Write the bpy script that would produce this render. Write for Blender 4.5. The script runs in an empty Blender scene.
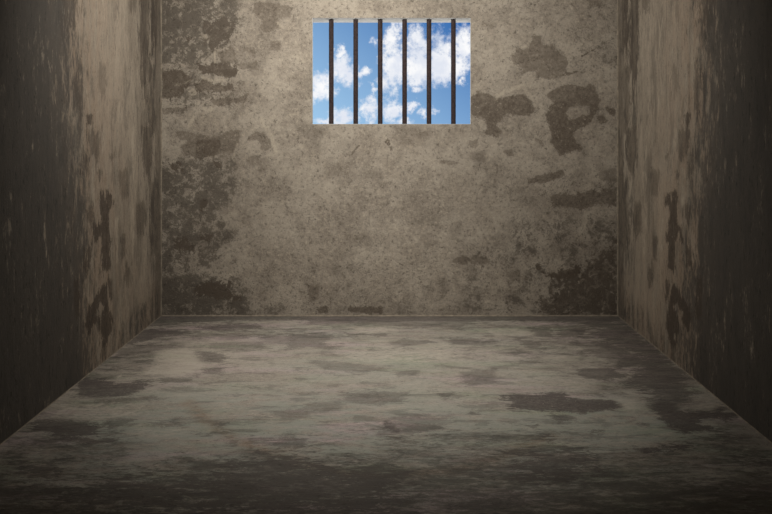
import bpy, math, random
import numpy as np

S = bpy.context.scene
COL = S.collection

# ------------------------------------------------------------------ the room
F = 600.0                      # focal length in photo pixels
VX, VY = 393.0, 130.0          # vanishing point of the depth lines
EYE = 1.6
XL, XR = -1.995, 1.935         # side walls
YB = 5.16                      # inner face of the back wall
YF = -2.4                      # inner face of the wall behind the camera
ZC = 3.3                       # ceiling
TH = 0.22                      # wall thickness
WX0, WX1, WZ0, WZ1 = -0.692, 0.6665, 1.652, 2.563   # window opening


def lin(r, g, b):
    def f(c):
        c /= 255.0
        return c / 12.92 if c <= 0.04045 else ((c + 0.055) / 1.055) ** 2.4
    return (f(r), f(g), f(b), 1.0)


# photo pixel -> coordinates on a surface (metres)
def on_back(p):
    return np.stack([(p[:, 0] - VX) * YB / F, EYE + (VY - p[:, 1]) * YB / F], 1)


def on_left(p):
    y = -XL * F / (VX - p[:, 0])
    return np.stack([y, EYE + (VY - p[:, 1]) * y / F], 1)


def on_floor(p):
    y = EYE * F / (p[:, 1] - VY)
    return np.stack([(p[:, 0] - VX) * y / F, y], 1)


def tile(ox, oy, sc, pts):
    a = np.array(pts, float)
    return np.stack([ox + a[:, 0] / sc, oy + a[:, 1] / sc], 1)


def signed_dist(P, poly):
    """signed distance of points P (n,2) to a polygon, positive inside"""
    n = len(poly)
    d2 = np.full(len(P), 1e9)
    inside = np.zeros(len(P), bool)
    for i in range(n):
        a, b = poly[i], poly[(i + 1) % n]
        e = b - a
        w = P - a
        t = np.clip((w @ e) / max(e @ e, 1e-12), 0, 1)
        q = w - t[:, None] * e
        d2 = np.minimum(d2, (q * q).sum(1))
        c1 = (a[1] <= P[:, 1]) != (b[1] <= P[:, 1])
        with np.errstate(divide='ignore', invalid='ignore'):
            xi = a[0] + (P[:, 1] - a[1]) * e[0] / (e[1] if abs(e[1]) > 1e-12 else 1e-12)
        inside ^= c1 & (P[:, 0] < xi)
    d = np.sqrt(d2)
    return np.where(inside, d, -d)


def line_dist(P, pts):
    d2 = np.full(len(P), 1e9)
    for a, b in zip(pts[:-1], pts[1:]):
        e = b - a
        w = P - a
        t = np.clip((w @ e) / max(e @ e, 1e-12), 0, 1)
        q = w - t[:, None] * e
        d2 = np.minimum(d2, (q * q).sum(1))
    return np.sqrt(d2)


class Stains:
    """what has stained, peeled or discoloured one surface, as soft shapes"""
    def __init__(self, conv):
        self.conv = conv
        self.dark, self.grime, self.pale, self.tint, self.rust = [], [], [], [], []

    def fields(self, P):
        n = len(P)
        own = np.full(n, -9.)
        D = np.zeros(n); DS = np.zeros(n); G = np.zeros(n); L = np.zeros(n); T = np.zeros(n)
        for poly, strength, soft in self.dark:
            q = self.conv(poly)
            m = ((P > q.min(0) - .5) & (P < q.max(0) + .5)).all(1)
            if not m.any():
                continue
            sd = signed_dist(P[m], q)
            f = np.clip(0.5 + sd / (2 * soft), 0, 1)
            reach = f - np.maximum(0, -sd - soft) * .5        # who owns this point
            cur, old = own[m], DS[m]
            take = np.where((f > 0) & (D[m] > 0) & (sd > 0), strength > old, reach > cur)
            own[m] = np.maximum(cur, reach)
            DS[m] = np.where(take, strength, old)
            D[m] = np.maximum(D[m], f)
        for arr, lst in ((G, self.grime), (L, self.pale), (T, self.tint)):
            for poly, strength, soft in lst:
                q = self.conv(poly)
                if soft < 0:                                # a line of half width -soft
                    f = strength * np.clip(1 - line_dist(P, q) / (-soft), 0, 1)
                else:
                    f = strength * np.clip(0.5 + (signed_dist(P, q) + soft * .8) / (2 * soft), 0, 1)
                np.maximum(arr, f, out=arr)
        R = np.zeros(n)
        for poly, strength, w in self.rust:
            R = np.maximum(R, strength * np.clip(1 - line_dist(P, self.conv(poly)) / w, 0, 1))
        return D, G, L, T, R, DS


# ------------------------------------------------------------------ back wall
BK = Stains(on_back)
s1 = 4.806


def bd(t, pts, st=1.0, soft=.035):
    BK.dark.append((tile(*t, s1, pts), st, soft))


def bg(t, pts, st=.6, soft=.11):
    BK.grime.append((tile(*t, s1, pts), st, soft))


def bp(t, pts, st=.8, w=.03):
    BK.pale.append((tile(*t, s1, pts), st, -w))


T1, T2, T3, T5, T6, T7, T8 = (155, 0), (155, 105), (155, 210), (310, 210), (465, 0), (465, 105), (465, 210)
T4 = (310, 105)
bd(T6, [(220,270),(250,240),(310,235),(330,175),(370,180),(375,215),(430,220),(430,250),(480,260),(490,300),(480,340),(440,375),(350,370),(350,335),(310,340),(270,360),(290,330),(240,300)], .78)
bd(T6, [(400,460),(440,430),(500,405),(560,420),(620,410),(640,480),(640,520),(600,545),(600,510),(540,500),(500,515),(480,550),(420,560),(440,510)], .85)
bd(T7, [(425,-10),(385,50),(395,80),(420,120),(410,180),(450,220),(460,240),(500,225),(560,215),(555,190),(520,165),(515,140),(545,110),(580,110),(640,20),(630,-10),(600,-10),(600,40),(560,60),(510,75),(480,50),(490,10),(480,-20)], .95)
bd(T6, [(28,470),(60,440),(110,450),(150,475),(210,465),(280,455),(320,490),(335,540),(310,550),(200,545),(168,570),(150,600),(172,635),(150,660),(100,635),(110,610),(100,575),(60,560),(28,555)], .9)
bd(T7, [(305,350),(350,345),(400,330),(470,315),(470,335),(420,360),(350,380),(310,375)], .9)
bd(T7, [(340,160),(375,170),(370,190),(345,180)], .8, .03)
bd(T7, [(195,225),(240,215),(235,240),(210,245)], .8, .03)
bd(T7, [(20,180),(60,175),(50,200),(20,195)], .7, .03)
bd(T7, [(635,55),(660,55),(680,75),(670,90),(640,80)], .9, .03)
bd(T7, [(685,20),(720,20),(725,45),(700,50)], .95, .03)
bd(T7, [(420,430),(460,420),(500,430),(560,430),(620,420),(690,410),(728,410),(728,480),(640,470),(600,485),(560,500),(520,490),(480,485),(430,480),(410,460)], .88, .06)
bd(T7, [(645,330),(690,315),(728,310),(728,360),(690,370),(650,350)], .65)
bd(T7, [(30,230),(90,230),(90,270),(40,265)], .55)
for a_, b_ in (((445, 315), (500, 358)), ((460, 362), (540, 345)), ((430, 290), (450, 260)), ((560, 270), (630, 235)), ((700, 300), (728, 285)), ((330, 290), (400, 262))):
    bd(T6, [(a_[0], a_[1] - 3), (b_[0], b_[1] - 3), (b_[0], b_[1] + 3), (a_[0], a_[1] + 3)], .95, .012)
bd(T6, [(590,5),(650,5),(650,25),(600,30)], .7)
bd(T6, [(80,110),(150,115),(140,135),(85,130)], .6)
# left of the window
bd(T1, [(200,310),(300,310),(350,320),(390,335),(390,355),(340,375),(280,350),(220,345)], .95)
bd(T1, [(32,340),(80,340),(130,340),(180,380),(150,420),(110,470),(32,470)], .95)
bd(T1, [(190,400),(250,380),(280,410),(370,405),(380,430),(320,440),(200,440)], .9)
bd(T1, [(270,480),(400,470),(450,450),(440,480),(350,500),(280,505)], .8)
bd(T1, [(300,255),(370,225),(400,300),(330,310)], .7)
bd(T1, [(400,305),(490,300),(490,330),(410,330)], .66)
bd(T1, [(475,20),(560,10),(650,40),(650,80),(590,90),(600,130),(540,150),(510,130),(515,95),(480,70)], .72)
bd(T1, [(550,205),(600,200),(600,240),(550,245)], .68, .03)
bd(T1, [(420,225),(470,235),(490,250),(480,260),(420,240)], .65, .03)
bd(T1, [(240,110),(330,90),(390,110),(340,190),(280,240),(240,190),(260,150)], .72, .08)
bd(T1, [(150,175),(180,180),(170,200),(150,195)], .95, .03)
bd(T2, [(100,130),(150,125),(200,150),(250,155),(300,160),(350,125),(400,125),(410,160),(400,190),(370,240),(310,230),(250,255),(200,250),(140,240),(130,200),(160,170),(110,160)], .75)
bd(T2, [(195,170),(310,165),(315,200),(290,240),(230,255),(195,235)], 1.0, .04)
bd(T2, [(445,165),(480,130),(520,140),(550,170),(555,200),(530,225),(510,210),(500,160),(470,165)], .75, .03)
bd(T2, [(70,290),(110,280),(130,310),(90,315)], .95, .04)
bd(T2, [(450,255),(500,250),(480,270),(540,260),(550,290),(530,320),(500,325),(500,290),(440,280)], .58)
bd(T2, [(280,270),(320,280),(315,305),(285,295)], .85, .03)
bd(T2, [(225,460),(250,455),(250,480),(220,514)], .9, .03)
bd(T2, [(30,20),(80,10),(150,15),(120,35),(40,35)], .75)
bd(T3, [(200,370),(260,350),(350,355),(350,390),(410,410),(400,430),(330,425),(200,410)], .95, .06)
bd(T3, [(100,150),(150,140),(190,190),(140,200),(100,190)], .85, .06)
bd(T3, [(215,120),(270,125),(260,150),(220,145)], .8)
# below the window and lower right
bd(T5, [(180,475),(250,465),(310,470),(340,475),(345,490),(300,495),(200,490)], .95, .03)
bd(T5, [(30,470),(80,470),(80,490),(40,492)], .9, .03)
bd(T5, [(0,360),(45,370),(40,420),(0,430)], .7, .05)
bd(T5, [(690,235),(740,230),(765,240),(740,255),(690,250)], .8, .03)
bd(T5, [(170,130),(260,125),(270,140),(190,148)], .6, .05)
bd(T4, [(200,235),(225,200),(238,195),(215,225),(195,248)], .85, .012)
bd(T4, [(358,178),(375,160),(385,185),(378,195)], 1.0, .012)
bd(T4, [(385,200),(398,205),(396,225),(386,220)], .8, .012)
bd(T4, [(420,110),(560,130),(540,180),(470,190),(400,150)], .55, .09)
bd(T4, [(630,270),(660,265),(710,278),(690,288),(640,280)], .7, .03)
bd(T4, [(20,120),(80,110),(70,140),(30,145)], .55, .05)
bd(T4, [(70,290),(170,300),(180,330),(90,340)], .55, .08)
bd(T8, [(380,310),(450,300),(540,270),(560,290),(540,315),(470,325),(450,350),(440,330)], 1.0, .05)
bd(T8, [(640,230),(728,190),(728,500),(400,500),(390,450),(440,380),(520,350),(590,310)], .78, .2)
bd(T8, [(375,430),(395,425),(395,480),(375,480)], .9, .03)
bd(T8, [(340,260),(360,260),(360,280),(340,280)], 1.0, .02)
bd(T8, [(20,225),(110,230),(120,260),(40,250)], .75, .06)
bd(T8, [(210,310),(260,300),(290,330),(220,335)], .6, .06)

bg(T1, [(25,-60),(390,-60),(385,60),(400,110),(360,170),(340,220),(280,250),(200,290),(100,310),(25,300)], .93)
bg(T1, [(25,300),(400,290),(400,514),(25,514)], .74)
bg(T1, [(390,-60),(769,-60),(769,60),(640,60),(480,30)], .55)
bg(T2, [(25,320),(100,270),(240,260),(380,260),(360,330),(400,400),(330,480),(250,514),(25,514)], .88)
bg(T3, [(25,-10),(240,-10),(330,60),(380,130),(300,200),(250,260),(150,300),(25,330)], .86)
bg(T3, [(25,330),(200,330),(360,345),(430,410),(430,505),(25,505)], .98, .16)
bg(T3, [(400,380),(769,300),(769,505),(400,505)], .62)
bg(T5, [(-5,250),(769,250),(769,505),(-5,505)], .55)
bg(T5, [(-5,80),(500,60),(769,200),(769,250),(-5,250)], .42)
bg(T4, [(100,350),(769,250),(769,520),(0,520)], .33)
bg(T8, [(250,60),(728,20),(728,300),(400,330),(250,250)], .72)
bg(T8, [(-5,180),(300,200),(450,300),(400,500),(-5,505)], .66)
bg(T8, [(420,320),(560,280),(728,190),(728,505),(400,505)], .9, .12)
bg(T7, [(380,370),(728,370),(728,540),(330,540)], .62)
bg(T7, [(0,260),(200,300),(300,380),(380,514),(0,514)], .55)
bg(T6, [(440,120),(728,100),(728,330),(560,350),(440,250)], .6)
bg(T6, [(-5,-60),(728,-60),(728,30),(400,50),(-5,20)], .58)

bp(T1, [(287,250),(290,300)], 1.0, .022)
bp(T1, [(165,440),(185,430),(200,450),(175,455)], .9, .025)
bp(T1, [(225,370),(260,385),(330,385)], .75, .04)
bp(T1, [(100,410),(180,385)], .6, .05)
bp(T1, [(310,40),(330,70),(300,80)], .6, .05)
bp(T1, [(225,165),(245,180)], .7, .05)
bp(T1, [(590,110),(605,125)], .9, .03)
bp(T1, [(300,240),(350,235)], .75, .03)
bp(T2, [(190,40),(180,70),(165,100)], .75, .04)
bp(T2, [(230,15),(260,30),(270,15)], .9, .03)
bp(T2, [(510,70),(530,100),(560,150),(570,190),(580,235)], .8, .045)
bp(T2, [(460,40),(480,35)], .7, .03)
bp(T2, [(640,50),(690,40)], .7, .03)
bp(T2, [(400,180),(375,250),(380,270)], .65, .04)
bp(T6, [(150,465),(200,440),(270,410)], .75, .06)
bp(T6, [(270,230),(290,225)], .8, .03)
bp(T4, [(360,150),(372,178)], .85, .025)
bp(T4, [(470,195),(510,215)], .6, .05)
bp(T4, [(520,335),(560,330)], .6, .05)
bp(T5, [(520,285),(570,275)], .7, .03)
bp(T5, [(435,160),(490,170),(480,210)], .5, .06)
bp(T5, [(490,355),(525,360)], .7, .02)

# ------------------------------------------------------------------ side walls
SD = Stains(on_left)
s2 = 3.954
A0, A1 = (40, 0), (40, 130)


def sd_(t, sc, pts, st=1.0, soft=.05):
    SD.dark.append((tile(*t, sc, pts), st, soft))


sd_(A1, s2, [(243,245),(255,243),(258,300),(265,243),(285,258),(290,290),(275,310),(268,330),(275,400),(280,440),(271,450),(276,540),(250,540),(250,440),(240,410),(230,400),(225,440),(214,435),(219,380),(240,375),(245,340),(238,290)], .95, .05)
B3 = (0, 250)
sd_(B3, 3.02, [(311,-20),(327,-20),(331,50),(310,70)], .9, .04)
sd_(B3, 3.02, [(310,108),(322,130),(327,160),(338,230),(325,272),(303,255),(299,205),(318,165),(303,160),(285,190),(290,210),(268,252),(260,230),(268,170),(290,145),(300,120)], .95, .05)
sd_(B3, 3.02, [(318,165),(330,170),(336,230),(322,272),(310,262),(328,220)], .9, .04)
sd_(B3, 3.02, [(226,90),(236,95),(242,200),(232,195)], .85, .05)
sd_(B3, 3.02, [(305,270),(322,270),(318,340),(308,335)], .72, .06)
sd_(B3, 3.02, [(266,0),(275,0),(272,40),(266,30)], .8, .04)
sd_(B3, 3.02, [(380,40),(390,60),(388,110),(378,90)], .75, .06)
sd_(B3, 3.02, [(325,90),(335,95),(338,150),(330,140)], .85, .05)
sd_(A1, s2, [(405,-10),(440,-10),(440,120),(420,190),(408,120)], .72, .08)
sd_(A1, s2, [(436,200),(470,200),(470,514),(445,480),(430,380),(440,280)], .64, .1)
sd_(A1, s2, [(385,300),(410,290),(420,360),(400,420),(388,380)], .68, .08)
sd_(A0, s2, [(440,-60),(452,-60),(452,150),(445,230),(438,150)], .8, .06)
sd_(A0, s2, [(395,-60),(430,-60),(425,150),(430,270),(412,330),(420,400),(402,300)], .75, .08)
sd_(A0, s2, [(430,270),(475,250),(475,530),(440,530),(432,400)], .58, .1)
sd_(A0, s2, [(355,-40),(385,-40),(372,30),(360,40)], .7, .1)
sd_(A1, s2, [(308,170),(345,155),(347,260),(318,260)], .62, .07)
sd_(A1, s2, [(192,10),(235,10),(228,115),(200,85)], .68, .07)
sd_(A1, s2, [(165,60),(185,110),(190,190),(168,150)], .6, .07)
sd_(A1, s2, [(230,165),(241,165),(240,195),(231,192)], .75, .04)
sd_(A1, s2, [(275,95),(290,100),(285,120),(277,118)], .65, .04)
sd_(A1, s2, [(185,320),(205,290),(208,340),(190,380)], .72, .06)
sd_(A1, s2, [(320,430),(335,420),(335,500),(322,510)], .68, .05)
sd_(A1, s2, [(180,470),(195,465),(195,540),(175,540)], .8, .06)
sd_(A0, s2, [(185,450),(200,455),(210,455),(200,480),(210,490),(190,495)], .9, .03)
sd_(A0, s2, [(235,270),(260,260),(250,380),(235,350)], .55, .08)
sd_(A0, s2, [(140,300),(165,240),(165,430),(145,430)], .55, .1)
sd_(A0, s2, [(100,-60),(150,-60),(140,60),(110,110)], .62, .12)
# walls painted darker towards the camera, where the photo's light falls off
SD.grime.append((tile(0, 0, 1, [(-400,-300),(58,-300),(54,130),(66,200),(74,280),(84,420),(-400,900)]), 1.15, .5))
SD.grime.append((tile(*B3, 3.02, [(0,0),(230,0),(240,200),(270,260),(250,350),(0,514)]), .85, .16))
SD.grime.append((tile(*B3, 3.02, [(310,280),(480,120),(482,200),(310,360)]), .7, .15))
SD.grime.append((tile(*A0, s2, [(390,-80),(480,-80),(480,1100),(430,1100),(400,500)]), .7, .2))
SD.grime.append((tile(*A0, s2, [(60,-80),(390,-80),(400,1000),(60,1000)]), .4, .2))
for pts in ([(255,200),(265,300)], [(300,60),(310,200)], [(385,180),(390,330)], [(310,380),(315,480)], [(250,0),(258,90)]):
    SD.pale.append((tile(*A0, s2, pts), .5, -.12))
for pts in ([(240,10),(250,90)], [(365,0),(370,200)], [(420,190),(430,260)], [(365,300),(370,480)], [(300,360),(305,514)], [(210,160),(215,290)]):
    SD.pale.append((tile(*A1, s2, pts), .6, -.12))
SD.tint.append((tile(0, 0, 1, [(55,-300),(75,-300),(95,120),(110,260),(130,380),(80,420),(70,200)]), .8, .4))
SD.tint.append((tile(*B3, 3.02, [(330,290),(480,120),(480,210),(330,330)]), .7, .2))

# ------------------------------------------------------------------ floor
FL = Stains(on_floor)
s3 = 3.86


def fd(t, pts, st=.8, soft=.05):
    FL.dark.append((tile(*t, s3, pts), st, soft))


def fg(t, pts, st=.6, soft=.15):
    FL.grime.append((tile(*t, s3, pts), st, soft))


def fp(t, pts, st=.6, soft=.1):
    FL.pale.append((tile(*t, s3, pts), st, soft))


F1, F2, F3 = (100, 310), (290, 310), (480, 310)
G1, G2, G3, G4 = (0, 400), (190, 400), (380, 400), (572, 400)
fd(F1, [(-60,262),(0,268),(60,285),(150,275),(205,280),(170,300),(130,320),(60,330),(-90,330)], .95)
fd(F1, [(130,80),(230,75),(380,85),(250,98),(170,120),(105,132)], .88)
fd(F1, [(380,65),(500,55),(640,62),(560,72),(420,74)], .85)
fd(F1, [(200,26),(772,24),(772,36),(400,40),(280,52),(180,66)], .78, .08)
fd(F1, [(370,160),(440,165),(490,180),(470,202),(390,202)], .8)
fd(F1, [(405,228),(470,224),(472,246),(410,246)], .75)
fd(F1, [(230,265),(350,270),(330,280),(240,278)], .8, .03)
fd(F1, [(0,345),(120,340),(250,345),(120,356),(0,372)], .75)
fd(F1, [(60,150),(200,135),(330,145),(200,158),(60,180)], .72)
fd(F1, [(440,95),(540,90),(570,108),(470,114)], .6)
fd(F1, [(620,100),(740,100),(740,135),(640,130)], .62)
fd(F1, [(430,130),(640,120),(620,150),(520,160),(430,148)], .6)
fd(F2, [(50,35),(300,28),(740,28),(650,70),(380,60),(200,55),(80,55)], .66)
fd(F2, [(-10,95),(100,90),(180,100),(120,130),(180,150),(60,140),(-10,150)], .7)
fd(F2, [(210,92),(380,92),(370,100),(230,100)], .68, .03)
fd(F2, [(620,110),(740,110),(720,138),(630,132)], .72)
fd(F2, [(370,130),(450,113),(560,125),(450,138)], .7)
fd(F2, [(80,195),(180,200),(280,215),(390,225),(280,242),(130,225)], .64)
fd(F2, [(410,238),(490,233),(485,257),(420,252)], .66)
fd(F2, [(660,240),(790,226),(790,282),(690,292),(670,265)], .68)
fd(F2, [(200,315),(460,320),(430,345),(350,367),(220,352)], .7)
fd(F2, [(580,325),(630,318),(615,340),(585,338)], .78, .04)
fd(F2, [(70,360),(200,345),(190,386),(60,380)], .6)
fd(F3, [(75,342),(120,325),(200,330),(320,320),(330,340),(420,345),(500,345),(545,365),(540,380),(440,390),(400,400),(330,388),(240,388),(110,380),(140,355)], 1.0, .05)
fd(F3, [(430,80),(540,28),(790,240),(830,386),(640,370),(650,310),(560,290),(600,230),(640,190),(560,150),(470,110)], .86, .14)
fd(F3, [(200,70),(270,73),(275,102),(215,102)], .75)
fd(F3, [(300,75),(410,65),(400,98),(310,102)], .75)
fd(F3, [(150,112),(230,125),(240,157),(170,142)], .68)
fd(F3, [(380,228),(500,218),(560,260),(480,272),(390,257)], .76)
fd(F3, [(0,120),(60,115),(70,135),(0,138)], .6)
fd(F3, [(340,40),(540,24),(520,60),(440,70)], .7, .08)
fd(F3, [(360,130),(470,120),(560,150),(640,200),(560,230),(480,190)], .66, .08)
fd(G4, [(285,20),(330,8),(400,8),(410,40),(540,42),(590,20),(600,60),(560,70),(490,70),(490,92),(560,112),(440,127),(360,102),(340,60)], 1.0, .05)
fd(G4, [(240,187),(330,185),(460,168),(468,178),(400,190),(290,206)], .95, .04)
fd(G4, [(68,118),(122,117),(110,136),(78,130)], .88, .04)
fd(G4, [(250,88),(300,92),(290,102),(258,98)], .85, .03)
fd(G4, [(560,50),(640,40),(830,200),(830,260),(640,200)], .62, .2)
fd(G3, [(660,58),(730,58),(758,75),(690,84)], .88, .04)
fd(G3, [(345,47),(385,46),(380,56),(350,56)], .85, .03)
fd(G3, [(565,98),(610,95),(605,106),(570,106)], .8, .03)
fd(G3, [(620,138),(672,133),(665,146),(630,148)], .78, .03)
fd(G3, [(5,92),(22,84),(52,110),(60,122),(42,112),(24,98)], .98, .02)
fd(G3, [(100,280),(120,276),(118,292),(104,292)], .9, .03)
fd(G3, [(60,70),(180,60),(270,70),(250,100),(120,130),(0,140),(0,110)], .62, .08)
fd(G3, [(520,240),(772,190),(830,260),(700,300),(540,290)], .75, .14)
fd(G2, [(330,40),(440,30),(460,60),(360,75)], .6)
fd(G2, [(100,85),(140,88),(130,96),(100,95)], .75, .04)
fd(G2, [(330,160),(460,150),(430,180),(340,180)], .68)
fd(G2, [(140,150),(180,155),(170,175),(145,170)], .66)
fd(G2, [(200,240),(300,215),(450,245),(640,290),(772,300),(772,420),(0,420),(120,290)], .72, .2)
fd(G1, [(130,85),(200,72),(330,85),(392,95),(360,132),(290,137),(220,132),(140,112)], .92)
fd(G1, [(400,80),(525,68),(500,92),(420,112)], .72)
fd(G1, [(575,92),(680,74),(724,102),(620,102)], .75)
fd(G1, [(310,12),(440,4),(480,10),(400,18)], .75, .04)
fd(G1, [(240,145),(420,150),(440,160),(280,165)], .72)
fd(G1, [(100,250),(220,240),(200,300),(120,300)], .72, .1)
fd(G1, [(260,340),(560,300),(772,330),(772,440),(300,420)], .72, .2)
fg(F1, [(20,180),(200,160),(240,200),(100,260),(-100,300),(-60,230)], .8)
fg(F1, [(190,24),(772,24),(772,100),(420,105),(160,140)], .74)
fg(F2, [(-10,24),(772,24),(772,110),(-10,110)], .70)
fg(F3, [(-10,24),(560,24),(772,240),(772,400),(400,300),(0,120)], .74)
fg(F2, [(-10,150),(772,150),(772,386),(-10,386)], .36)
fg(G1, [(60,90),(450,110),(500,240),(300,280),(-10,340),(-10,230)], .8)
fg(G1, [(-10,240),(772,240),(772,700),(-300,700)], .8)  # foreground fields from here also darken the floor colour for the dim vignette
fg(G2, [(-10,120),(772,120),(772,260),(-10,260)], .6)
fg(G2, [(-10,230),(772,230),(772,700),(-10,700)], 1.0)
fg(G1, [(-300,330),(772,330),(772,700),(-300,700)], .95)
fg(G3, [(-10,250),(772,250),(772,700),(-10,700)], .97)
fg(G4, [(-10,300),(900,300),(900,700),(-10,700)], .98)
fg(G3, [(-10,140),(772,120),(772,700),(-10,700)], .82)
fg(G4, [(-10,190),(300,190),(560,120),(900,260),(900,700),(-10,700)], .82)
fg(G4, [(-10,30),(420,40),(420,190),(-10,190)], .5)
fp(F1, [(250,160),(330,150),(390,220),(300,250),(200,240),(220,200)], .75)
fp(F1, [(480,40),(760,38),(772,60),(640,58)], .55)
fp(F2, [(230,68),(350,68),(420,80),(300,92)], .6)
fp(F2, [(450,90),(760,88),(772,100),(480,104)], .5)
fp(F2, [(200,165),(560,150),(700,180),(500,205),(250,200)], .55)
fp(F3, [(20,75),(150,72),(200,95),(60,105)], .6)
fp(F3, [(250,180),(480,170),(540,210),(330,225),(200,215)], .5)
fp(F3, [(330,275),(450,275),(440,300),(350,310)], .55)
fp(F3, [(540,350),(640,350),(640,386),(560,386)], .6)
fp(G4, [(410,15),(540,12),(560,32),(430,40)], .55)
fp(G4, [(-10,40),(270,45),(340,80),(420,120),(240,190),(60,180),(-10,160)], .45)
fp(G1, [(480,100),(740,70),(772,140),(500,150)], .45)
fp(G1, [(230,20),(560,10),(520,60),(360,80),(200,70)], .55)
FL.pale.append((tile(*G1, s3, [(215,60),(235,42),(270,32)]), .9, -.03))
FL.pale.append((tile(*G1, s3, [(345,20),(370,26),(395,14)]), .9, -.03))
FL.pale.append((tile(*F1, s3, [(72,265),(76,250)]), .95, -.03))
FL.pale.append((tile(*F1, s3, [(470,190),(500,194)]), .8, -.03))
FL.pale.append((tile(*G3, s3, [(-40,24),(60,34),(140,44)]), .55, -.06))
# dark bands along the joints
FL.dark.append((np.array([(140,315.5),(640,315.5),(640,321.5),(500,320.5),(380,322),(300,320.5),(140,323)], float), .9, .05))
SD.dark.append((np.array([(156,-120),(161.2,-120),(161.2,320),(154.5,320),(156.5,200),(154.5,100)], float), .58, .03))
# greenish damp
for t, pts, st in ((G2, [(-100,20),(772,10),(772,240),(-100,260)], .8), (G1, [(380,90),(772,60),(772,260),(200,300)], .8),
                   (G3, [(-10,40),(772,60),(772,300),(-10,300)], .75), (G4, [(-10,30),(480,60),(500,200),(-10,260)], .8),
                   (F2, [(60,190),(500,195),(500,265),(60,250)], .5), (F2, [(0,75),(240,75),(240,115),(0,115)], .5),
                   (F2, [(450,85),(772,85),(772,105),(450,105)], .5), (F3, [(-10,230),(200,200),(200,300),(-10,320)], .4)):
    FL.tint.append((tile(*t, s3, pts), st, .3))


FL.rust.append((np.array([(188,402),(205,420),(228,434),(255,448),(285,458),(320,468),(370,476),(420,474),(465,468),(500,457),(530,444),(552,436)], float), .55, .06))


# ------------------------------------------------------------------ materials
class NT:
    def __init__(self, tree):
        self.t = tree
        tree.nodes.clear()

    def n(self, typ, **kw):
        nd = self.t.nodes.new(typ)
        for k, v in kw.items():
            setattr(nd, k, v)
        return nd

    def put(self, sock, v):
        if isinstance(v, bpy.types.NodeSocket):
            self.t.links.new(v, sock)
        elif v is not None:
            sock.default_value = v

    def m(self, op, a, b=None, c=None, clamp=False):
        nd = self.n('ShaderNodeMath', operation=op, use_clamp=clamp)
        for i, v in enumerate((a, b, c)):
            self.put(nd.inputs[i], v)
        return nd.outputs[0]

    def v(self, op, a, b=None):
        nd = self.n('ShaderNodeVectorMath', operation=op)
        self.put(nd.inputs[0], a)
        self.put(nd.inputs[1], b)
        return nd.outputs['Value'] if op == 'LENGTH' else nd.outputs[0]

    def noise(self, vec, scale, detail=4, rough=.55, lac=2.0, dist=0.0, out='Fac'):
        nd = self.n('ShaderNodeTexNoise')
        self.put(nd.inputs['Vector'], vec)
        nd.inputs['Scale'].default_value = scale
        nd.inputs['Detail'].default_value = detail
        nd.inputs['Roughness'].default_value = rough
        nd.inputs['Lacunarity'].default_value = lac
        nd.inputs['Distortion'].default_value = dist
        return nd.outputs[out]

    def step(self, x, lo, hi):
        nd = self.n('ShaderNodeMapRange', interpolation_type='SMOOTHSTEP')
        self.put(nd.inputs[0], x)
        nd.inputs[1].default_value = lo
        nd.inputs[2].default_value = hi
        return nd.outputs[0]

    def mix(self, fac, a, b, mode='MIX'):
        nd = self.n('ShaderNodeMix', data_type='RGBA', blend_type=mode)
        self.put(nd.inputs[0], fac)
        self.put(nd.inputs[6], a)
        self.put(nd.inputs[7], b)
        return nd.outputs[2]


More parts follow.
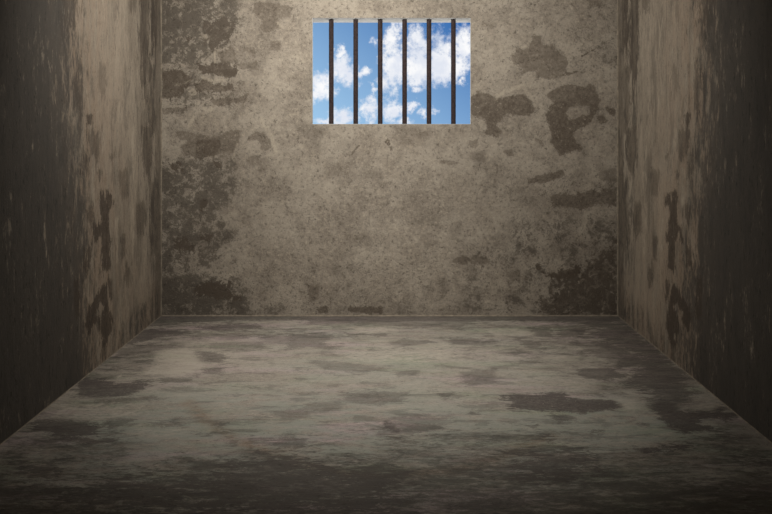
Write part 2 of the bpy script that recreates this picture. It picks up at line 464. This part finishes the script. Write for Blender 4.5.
def concrete(name, stretch, base_lo, base_hi, dark, grime, pale, tint, tint_amt, seed, grain=1.0, edge=1.0, hue=None, depth=(1.2, -.33), blot=.20, gs=(-.08, .15)):
    mat = bpy.data.materials.new(name)
    mat.use_nodes = True
    k = NT(mat.node_tree)
    out = k.n('ShaderNodeOutputMaterial')
    bs = k.n('ShaderNodeBsdfPrincipled')
    k.t.links.new(bs.outputs[0], out.inputs[0])
    tc = k.n('ShaderNodeTexCoord').outputs['Object']
    P = k.v('ADD', tc, (seed * 7.3, seed * 3.1, seed * 5.7))
    Q = k.v('MULTIPLY', P, stretch)
    at = k.n('ShaderNodeAttribute', attribute_name='stains')
    sep = k.n('ShaderNodeSeparateColor')
    k.t.links.new(at.outputs['Color'], sep.inputs[0])
    fD, fG, fL, fT = sep.outputs[0], sep.outputs[1], sep.outputs[2], at.outputs['Alpha']
    def cen(x, gain):                                   # noise about zero, spread to roughly +-1
        return k.m('MULTIPLY', k.m('SUBTRACT', x, .5), gain)
    big = cen(k.noise(Q, 2.2, 5, .6), 4)
    mid = cen(k.noise(Q, 9, 6, .65, dist=.4), 4)
    fine = cen(k.noise(Q, 30, 5, .72), 4)
    grit = cen(k.noise(Q, 52, 4, .85), 4)
    dust = cen(k.noise(P, 105, 2, .85), 4)
    warp = cen(k.noise(Q, 13, 8, .72, dist=.7), 4)
    # plain plaster, unevenly weathered
    w = k.m('ADD', k.m('MULTIPLY', big, .55), k.m('MULTIPLY', mid, .45))
    c = k.mix(k.step(w, -.42, .42), base_lo, base_hi)
    if hue is not None:
        hn = cen(k.noise(k.v('MULTIPLY', P, hue[2]), 3.2, 5, .6), 4)
        c = k.mix(k.m('MULTIPLY', k.step(hn, .05, .7), hue[3]), c, hue[0])
        c = k.mix(k.m('MULTIPLY', k.step(hn, -.05, -.7), hue[3]), c, hue[1])
    g = k.m('ADD', k.m('MULTIPLY', fine, .40), k.m('ADD', k.m('MULTIPLY', grit, .45), k.m('MULTIPLY', dust, .25)))
    g = k.m('MULTIPLY', g, 2.3)
    gm = k.m('MULTIPLY', k.step(g, -.15, -1.0), .52 * grain)
    gp = k.m('MULTIPLY', k.step(g, .1, 1.0), .46 * grain)
    c = k.mix(gm, c, (c0 := (base_lo[0] * .38, base_lo[1] * .37, base_lo[2] * .36, 1)))
    c = k.mix(gp, c, pale)
    # rusty or green discolouring
    c = k.mix(k.m('MULTIPLY', fT, k.m('MULTIPLY', k.step(k.m('ADD', mid, k.m('MULTIPLY', big, .6)), -.7, .5), tint_amt)), c, tint)
    ru = k.n('ShaderNodeAttribute', attribute_name='rust').outputs['Fac']
    c = k.mix(k.m('MULTIPLY', ru, k.step(fine, -.7, .4)), c, (.19, .10, .05, 1))
    bl = cen(k.noise(Q, 5.5, 8, .72, dist=.5), 4)
    c = k.mix(k.m('MULTIPLY', k.step(k.m('ADD', bl, k.m('MULTIPLY', grit, .2)), .12, .34), blot), c, grime)
    c = k.mix(k.m('MULTIPLY', k.step(k.m('ADD', bl, k.m('MULTIPLY', grit, .2)), -.25, -.5), .22), c, pale)
    # mottled grime: more of it where the field is high
    gn = k.m('ADD', k.m('MULTIPLY', warp, .46), k.m('ADD', k.m('MULTIPLY', k.m('ADD', fine, k.m('MULTIPLY', bl, .9)), .36), k.m('MULTIPLY', grit, .34)))
    gr = k.step(k.m('ADD', gn, k.m('MULTIPLY', k.m('SUBTRACT', fG, .765), 1.2)), gs[0], gs[1])
    c = k.mix(k.m('MULTIPLY', gr, k.m('MULTIPLY_ADD', fG, .45, .36), clamp=True), c, grime)
    # shaped stains where the paint skin has gone
    dn = k.m('ADD', k.m('MULTIPLY', warp, edge * .42), k.m('ADD', k.m('MULTIPLY', fine, edge * .30), k.m('MULTIPLY', grit, edge * .2)))
    dm = k.step(k.m('ADD', fD, dn), .36, .46)
    fS = k.n('ShaderNodeAttribute', attribute_name='stain_depth').outputs['Fac']
    dk = k.m('MULTIPLY', dm, k.m('MULTIPLY_ADD', fS, depth[0], depth[1], clamp=True))
    dk = k.m('MULTIPLY', dk, k.m('MULTIPLY_ADD', g, -.20, .95), clamp=True)
    c = k.mix(dk, c, dark)
    # chipped, paler spots
    pm = k.step(k.m('ADD', fL, k.m('ADD', k.m('MULTIPLY', fine, .22), k.m('MULTIPLY', warp, .22))), .42, .70)
    c = k.mix(k.m('MULTIPLY', pm, .55), c, pale)
    sp = k.step(k.noise(P, 60, 2, .6), .66, .72)
    c = k.mix(k.m('MULTIPLY', sp, k.m('MULTIPLY_ADD', fG, -.40, .50, clamp=True)), c, pale)
    # pits
    pt = k.step(k.noise(Q, 34, 4, .8), .575, .65)
    pit = k.m('MULTIPLY', pt, k.m('MINIMUM', k.m('MULTIPLY_ADD', fG, 1.0, -.12, clamp=True), .6))
    c = k.mix(pit, c, (grime[0] * .55, grime[1] * .55, grime[2] * .55, 1))
    k.put(bs.inputs['Base Color'], c)
    bs.inputs['Roughness'].default_value = .92
    bs.inputs['Specular IOR Level'].default_value = .2
    h = k.m('ADD', k.m('MULTIPLY', g, .35), k.m('MULTIPLY', dm, -.35))
    h = k.m('ADD', h, k.m('MULTIPLY', pit, -.8))
    h = k.m('ADD', h, k.m('MULTIPLY', mid, .3))
    bp_ = k.n('ShaderNodeBump')
    bp_.inputs['Strength'].default_value = .45
    bp_.inputs['Distance'].default_value = .008
    k.put(bp_.inputs['Height'], h)
    k.t.links.new(bp_.outputs[0], bs.inputs['Normal'])
    return mat


PALE = (.46, .39, .295, 1)
M_back = concrete('weathered_plaster', (1, 1, 1), (.258, .216, .168, 1), (.370, .317, .249, 1), (.095, .072, .052, 1), (.085, .070, .054, 1), PALE, (.2, .14, .09, 1), .3, 1, grain=1.5)
M_side = concrete('streaked_plaster', (1, 1.6, .36), (.255, .211, .160, 1), (.360, .304, .234, 1), (.075, .058, .044, 1), (.056, .051, .045, 1), PALE, (.20, .115, .065, 1), .5, 2, depth=(1.3, -.30), gs=(-.22, .26), blot=.30)  # grime colour deepened so the near wall ends read as unlit
M_floor = concrete('stained_concrete', (.62, 2.2, 1), (.275, .236, .190, 1), (.365, .318, .258, 1), (.084, .069, .060, 1), (.085, .076, .062, 1), (.47, .41, .33, 1), (.235, .250, .205, 1), .8, 3,
                   hue=((.40, .31, .29, 1), (.27, .275, .195, 1), (.35, 1.8, 1), .85), edge=1.3, depth=(1.3, -.40), blot=.40, gs=(-.30, .36), grain=1.35)
M_plain = concrete('plain_plaster', (1, 1, 1), (.10, .085, .065, 1), (.15, .125, .095, 1), (.1, .08, .06, 1), (.1, .08, .06, 1), PALE, (.2, .14, .09, 1), 0, 4)


def simple(name, col, rough=.8, metal=0.0, var=.25, scale=40, bump=.2, dist=.004):
    mat = bpy.data.materials.new(name)
    mat.use_nodes = True
    k = NT(mat.node_tree)
    out = k.n('ShaderNodeOutputMaterial')
    bs = k.n('ShaderNodeBsdfPrincipled')
    k.t.links.new(bs.outputs[0], out.inputs[0])
    tc = k.n('ShaderNodeTexCoord').outputs['Object']
    nz = k.noise(tc, scale, 5, .65)
    lo = tuple(c * (1 - var) for c in col[:3]) + (1,)
    hi = tuple(min(1, c * (1 + var)) for c in col[:3]) + (1,)
    k.put(bs.inputs['Base Color'], k.mix(k.step(nz, .3, .7), lo, hi))
    bs.inputs['Roughness'].default_value = rough
    bs.inputs['Metallic'].default_value = metal
    b = k.n('ShaderNodeBump')
    b.inputs['Strength'].default_value = bump
    b.inputs['Distance'].default_value = dist
    k.put(b.inputs['Height'], nz)
    k.t.links.new(b.outputs[0], bs.inputs['Normal'])
    return mat


M_lining = simple('pale_cement', (.62, .61, .59, 1), .9, var=.12, scale=18)
M_bead = simple('mortar_bead', (.22, .18, .13, 1), .9, var=.3, scale=25)
M_iron = simple('rusty_iron', (.042, .029, .027, 1), .85, .0, var=.35, scale=60, bump=.35, dist=.002)
M_iron.node_tree.nodes['Principled BSDF'].inputs['Specular IOR Level'].default_value = .1


# ------------------------------------------------------------------ meshes
def link_mesh(name, verts, faces, mat, stains=None, structure=True):
    me = bpy.data.meshes.new(name)
    me.from_pydata(verts, [], faces)
    me.materials.append(mat)
    if stains is not None:
        a = me.color_attributes.new('stains', 'FLOAT_COLOR', 'POINT')
        a.data.foreach_set('color', np.ascontiguousarray(stains, dtype=np.float32).ravel())
    me.update()
    o = bpy.data.objects.new(name, me)
    COL.objects.link(o)
    if structure:
        o['kind'] = 'structure'
    return o


def axis(breaks, step):
    out = [breaks[0]]
    for a, b in zip(breaks[:-1], breaks[1:]):
        n = max(1, int(round((b - a) / step)))
        out += [a + (b - a) * i / n for i in range(1, n + 1)]
    return np.array(out)


def slab(name, us, vs, to3, depth_vec, mat, stains=None, hole=None, flip=False):
    """a slab: finely divided front face carrying the stain fields, plain back and edges"""
    nu, nv = len(us), len(vs)
    U, V = np.meshgrid(us, vs, indexing='ij')
    P2 = np.stack([U.ravel(), V.ravel()], 1)
    P3 = to3(P2)
    verts = [tuple(p) for p in P3]
    faces = []
    for i in range(nu - 1):
        for j in range(nv - 1):
            if hole and hole[0] - 1e-6 < us[i] and us[i + 1] < hole[1] + 1e-6 and hole[2] - 1e-6 < vs[j] and vs[j + 1] < hole[3] + 1e-6:
                continue
            q = [i * nv + j, (i + 1) * nv + j, (i + 1) * nv + j + 1, i * nv + j + 1]
            faces.append(q[::-1] if flip else q)
    if stains is not None:
        D, G, L, T, rust, stren = stains.fields(P2)
        st = np.stack([D, G, L, T], 1)
    else:
        rust = np.zeros(len(P2))
        stren = np.zeros(len(P2))
        st = np.tile([0, .35, 0, 0], (len(P2), 1))
    dv = np.array(depth_vec)
    b = len(verts)

    def add(u, v, d):
        verts.append(tuple(to3(np.array([[u, v]]))[0] + dv * d))
        return len(verts) - 1
    u0, u1, v0, v1 = us[0], us[-1], vs[0], vs[-1]
    f = [add(u, v, 0) for u, v in ((u0, v0), (u1, v0), (u1, v1), (u0, v1))]
    k = [add(u, v, 1) for u, v in ((u0, v0), (u1, v0), (u1, v1), (u0, v1))]
    ex = []
    for i in range(4):
        j = (i + 1) % 4
        ex.append([f[j], f[i], k[i], k[j]])
    if hole:
        hk = [add(u, v, 1) for u, v in ((hole[0] - SPL, hole[2]), (hole[1] + SPL, hole[2]), (hole[1] + SPL, hole[3]), (hole[0] - SPL, hole[3]))]
        hf = [add(u, v, 0) for u, v in ((hole[0], hole[2]), (hole[1], hole[2]), (hole[1], hole[3]), (hole[0], hole[3]))]
        for i in range(4):
            j = (i + 1) % 4
            ex.append([k[j], k[i], hk[i], hk[j]])
            ex.append([hf[i], hf[j], hk[j], hk[i]])
    else:
        ex.append(k[::-1])
    faces += [q[::-1] for q in ex] if flip else ex
    st = np.vstack([st, np.tile([0, .35, 0, 0], (len(verts) - b, 1))])
    o = link_mesh(name, verts, faces, mat, st)
    ra = o.data.attributes.new('rust', 'FLOAT', 'POINT')
    ra.data.foreach_set('value', np.concatenate([rust, np.zeros(len(verts) - b)]).astype(np.float32))
    ra = o.data.attributes.new('stain_depth', 'FLOAT', 'POINT')
    ra.data.foreach_set('value', np.concatenate([stren, np.zeros(len(verts) - b)]).astype(np.float32))
    return o


def col3(a, b, c):
    return np.stack([a, b, c], 1)


SPL = .026     # splay of the window jambs
LT = .002      # thickness of the window lining
slab('wall_back', axis([XL, WX0 - LT, WX1 + LT, XR], .014), axis([0, WZ0 - LT, WZ1 + LT, ZC], .014),
     lambda p: col3(p[:, 0], np.full(len(p), YB), p[:, 1]), (0, TH, 0), M_back, BK,
     hole=(WX0 - LT, WX1 + LT, WZ0 - LT, WZ1 + LT))
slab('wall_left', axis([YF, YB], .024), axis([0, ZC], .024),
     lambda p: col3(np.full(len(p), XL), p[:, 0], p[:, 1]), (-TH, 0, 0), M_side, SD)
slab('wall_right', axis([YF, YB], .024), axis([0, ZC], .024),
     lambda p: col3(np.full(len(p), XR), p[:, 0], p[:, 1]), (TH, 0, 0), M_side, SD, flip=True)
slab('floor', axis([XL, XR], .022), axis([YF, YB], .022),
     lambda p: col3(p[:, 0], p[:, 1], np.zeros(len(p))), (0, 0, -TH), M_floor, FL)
slab('ceiling', axis([XL, XR], 1), axis([YF, YB], 1),
     lambda p: col3(p[:, 0], p[:, 1], np.full(len(p), ZC)), (0, 0, TH), M_plain, None, flip=True)
slab('wall_front', axis([XL, XR], 1), axis([0, ZC], 1),
     lambda p: col3(p[:, 0], np.full(len(p), YF), p[:, 1]), (0, -TH, 0), M_plain, None, flip=True)

# window lining: pale cement reveal, jambs splayed outwards
sp = SPL
ring = [(WX0, WZ0), (WX1, WZ0), (WX1, WZ1), (WX0, WZ1)]
ringb = [(WX0 - sp, WZ0), (WX1 + sp, WZ0), (WX1 + sp, WZ1), (WX0 - sp, WZ1)]
outr = [(x + (LT if x > 0 else -LT) * .9, z + (LT if z > 2 else -LT) * .9) for x, z in ring]
outb = [(x + (LT if x > 0 else -LT) * .9, z + (LT if z > 2 else -LT) * .9) for x, z in ringb]
vs_, fs_ = [], []
for r, y in ((ring, YB + .006), (ringb, YB + TH), (outr, YB + .006), (outb, YB + TH)):
    vs_ += [(x, y, z) for x, z in r]
for i in range(4):
    j = (i + 1) % 4
    fs_ += [[i, j, 4 + j, 4 + i], [8 + j, 8 + i, 12 + i, 12 + j], [j, i, 8 + i, 8 + j], [4 + i, 4 + j, 12 + j, 12 + i]]
win = link_mesh('window_1', vs_, fs_, M_lining)


# thin mortar beads along the joints
def bead(name, a, b, nrm1, nrm2, r=.010, mat=None):
    """quarter-round bead from a to b, filling the corner between two surfaces"""
    rnd = random.Random(name)
    a, b = np.array(a, float), np.array(b, float)
    n1, n2 = np.array(nrm1, float), np.array(nrm2, float)
    L = np.linalg.norm(b - a)
    n = int(L / .06)
    vs, fs = [], []
    K = 5
    for i in range(n + 1):
        c = a + (b - a) * i / n
        rr = r * (1 + rnd.uniform(-.22, .22))
        vs.append(tuple(c))
        for q in range(K):
            t = math.pi / 2 * q / (K - 1)
            vs.append(tuple(c + n1 * rr * math.cos(t) + n2 * rr * math.sin(t)))
    W = K + 1
    for i in range(n):
        for q in range(W):
            p = (q + 1) % W
            fs.append([i * W + q, i * W + p, (i + 1) * W + p, (i + 1) * W + q])
    fs.append(list(range(W))[::-1])
    fs.append([n * W + q for q in range(W)])
    return link_mesh(name, vs, fs, mat or M_bead)


bead('baseboard_back', (XL, YB, 0), (XR, YB, 0), (0, -1, 0), (0, 0, 1), .009)
bead('trim_1', (XL, YB, .009), (XL, YB, ZC), (1, 0, 0), (0, -1, 0), .008)
bead('trim_2', (XR, YB, .009), (XR, YB, ZC), (-1, 0, 0), (0, -1, 0), .008)
bead('baseboard_left', (XL, YF, 0), (XL, YB - .012, 0), (1, 0, 0), (0, 0, 1), .004)
bead('baseboard_right', (XR, YF, 0), (XR, YB - .012, 0), (-1, 0, 0), (0, 0, 1), .004)

# ------------------------------------------------------------------ the six bars
BARY = YB + .072
BARR = .0208
BARX = [(x - VX) * BARY / F for x in (331.3, 355.7, 380.2, 404.6, 429.0, 453.4)]


def bar_mesh(seed):
    rnd = random.Random(seed)
    vs, fs = [], []
    K, z0, z1 = 24, WZ0 - .0005, WZ1 + .0005
    n = 40
    for i in range(n + 1):
        z = z0 + (z1 - z0) * i / n
        ox, oy = rnd.uniform(-.0004, .0004), rnd.uniform(-.0004, .0004)
        for q in range(K):
            t = 2 * math.pi * q / K
            r = BARR * (1 + rnd.uniform(-.012, .012))
            vs.append((ox + r * math.cos(t), oy + r * math.sin(t), z - z0))
    for i in range(n):
        for q in range(K):
            p = (q + 1) % K
            fs.append([i * K + q, i * K + p, (i + 1) * K + p, (i + 1) * K + q])
    fs.append(list(range(K))[::-1])
    fs.append([n * K + q for q in range(K)])
    me = bpy.data.meshes.new('window_bar')
    me.from_pydata(vs, [], fs)
    me.materials.append(M_iron)
    for p in me.polygons:
        p.use_smooth = len(p.vertices) == 4
    me.update()
    return me


LAB = ['dark iron window bar nearest the left jamb, leftmost of six',
       'dark iron window bar, second from the left jamb',
       'dark iron window bar just left of the window middle, third from left',
       'dark iron window bar just right of the window middle, fourth from left',
       'dark iron window bar, second from the right jamb',
       'dark iron window bar nearest the right jamb, rightmost of six']
for i, x in enumerate(BARX):
    o = bpy.data.objects.new('window_bar', bar_mesh(i + 1))
    o.location = (x, BARY, WZ0 - .0005)
    COL.objects.link(o)
    o['label'] = LAB[i]
    o['category'] = 'bar'
    o['group'] = 'iron bars of the cell window'

# ------------------------------------------------------------------ sky
W = bpy.data.worlds.new('cloudy_sky')
S.world = W
W.use_nodes = True
k = NT(W.node_tree)
wo = k.n('ShaderNodeOutputWorld')
bgd = k.n('ShaderNodeBackground')
k.t.links.new(bgd.outputs[0], wo.inputs[0])
d = k.n('ShaderNodeTexCoord').outputs['Generated']
sx = k.n('ShaderNodeSeparateXYZ')
k.put(sx.inputs[0], d)
az = k.m('ARCTAN2', sx.outputs[0], sx.outputs[1])
el = k.m('ARCSINE', sx.outputs[2])
cx = k.n('ShaderNodeCombineXYZ')
k.put(cx.inputs[0], az)
k.put(cx.inputs[1], el)
AE = cx.outputs[0]
wn = k.noise(d, 38, 6, .65, out='Color')
wv = k.v('MULTIPLY', k.v('SUBTRACT', wn, (.5, .5, .5)), (.050, .050, 0))
AEW = k.v('ADD', AE, wv)


def sky_pt(x, y):
    a = math.atan((x - VX) / F)
    return a, math.atan((VY - y) / F * math.cos(a))


CL = [(321,87,16,13,1.1), (314,95,8,9,.9), (327,82,6,8,.9), (342,70,11,17,1.1), (338,54,6,8,.95), (349,77,10,11,1), (362,73,6,5,.75),
      (342,116,13,11,1.05), (326,122,10,4,.8), (368,111,9,9,.85), (373,101,4,5,.75), (391,42,10,14,1), (396,30,7,7,.75),
      (394,66,13,26,1.1), (384,82,6,12,.8), (418,38,9,15,1), (418,66,18,19,1.2), (405,62,8,18,1), (418,87,5,5,.8),
      (441,63,15,21,1.2), (463,48,12,20,1.15), (455,66,12,15,1.1), (462,80,5,5,.8), (392,110,12,10,1), (410,106,5,5,.85),
      (402,119,8,6,.8), (423,116,5,4,.75), (433,112,4,5,.75), (376,42,4,6,.5), (373,91,3,5,.55), (440,36,12,8,.42), (372,118,6,5,.7)]
cf = None
for x, y, rx, ry, w_ in CL:
    a, e = sky_pt(x, y)
    r = k.v('LENGTH', k.v('MULTIPLY', k.v('SUBTRACT', AEW, (a, e, 0)), (F / (rx * 1.25), F / (ry * 1.25), 0)))
    f = k.m('MULTIPLY', k.m('SUBTRACT', 1.0, r), w_)
    cf = f if cf is None else k.m('MAXIMUM', cf, f)
# beyond this patch of sky: loose clouds from the same noise
gen = k.m('MULTIPLY', k.m('SUBTRACT', k.noise(d, 7, 5, .6), .52), 5.0)
away = k.step(k.v('LENGTH', k.v('MULTIPLY', k.v('SUBTRACT', AE, (0, .09, 0)), (1 / .19, 1 / .13, 0))), .95, 1.5)
cf = k.m('MAXIMUM', cf, k.m('SUBTRACT', gen, k.m('MULTIPLY', k.m('SUBTRACT', 1.0, away), 6)))
fz = k.m('MULTIPLY', k.m('SUBTRACT', k.noise(d, 60, 7, .70), .5), 2.1)
dens = k.step(k.m('ADD', cf, fz), -.10, .80)
sky_t = k.m('ADD', k.m('MULTIPLY', k.m('ADD', az, .134), .5 / .262), k.m('MULTIPLY', k.m('SUBTRACT', el, .01), .5 / .167), clamp=True)
skyc = k.mix(sky_t, lin(160, 201, 235), lin(46, 104, 174))
cs = k.step(k.noise(d, 26, 4, .6), .38, .66)
cloudc = k.mix(cs, lin(226, 231, 242), lin(252, 252, 253))
c = k.mix(dens, skyc, cloudc)
ground = k.step(el, -.06, -.01)
c = k.mix(ground, (1.5, 1.48, 1.42, 1), c)       # bright haze and sunlit ground outside, below the horizon
k.put(bgd.inputs[0], c)
bgd.inputs[1].default_value = 1.0

# ------------------------------------------------------------------ lamps of the cell
def spot(name, loc, target, power, size, blend, radius, col):
    L = bpy.data.lights.new(name, 'SPOT')
    L.energy = power
    L.spot_size = math.radians(size)
    L.spot_blend = blend
    L.shadow_soft_size = radius
    L.color = col
    o = bpy.data.objects.new(name, L)
    o.location = loc
    v = np.array(target) - np.array(loc)
    from mathutils import Vector
    o.rotation_euler = Vector(v).to_track_quat('-Z', 'Y').to_euler()
    COL.objects.link(o)
    return o


A = bpy.data.lights.new('ceiling_strip_lamp', 'AREA')
A.shape = 'RECTANGLE'
A.size, A.size_y = 1.4, .15
A.energy = 69
A.color = (1, .985, .96)
ao = bpy.data.objects.new('ceiling_strip_lamp', A)
ao.location = (-.32, 3.1, 2.80)
ao.rotation_euler = (math.radians(90 - 15), 0, 0)
COL.objects.link(ao)
spot('ceiling_lamp', (-.12, 4.0, 3.2), (-.12, 4.1, 0), 205, 70, 1.0, .15, (1, .985, .96))

# ------------------------------------------------------------------ camera
cam = bpy.data.cameras.new('camera')
cam.sensor_width = 36
cam.lens = 36 * F / 772
cam.shift_x = (386 - VX) / 772
cam.shift_y = -(257 - VY) / 772
cam.clip_start = .02
co = bpy.data.objects.new('camera', cam)
co.location = (0, 0, EYE)
co.rotation_euler = (math.pi / 2, 0, 0)
COL.objects.link(co)
S.camera = co

S.view_settings.view_transform = 'Standard'
S.view_settings.look = 'None'
S.view_settings.gamma = 1
S.view_settings.exposure = 0
S.view_settings.use_curve_mapping = False
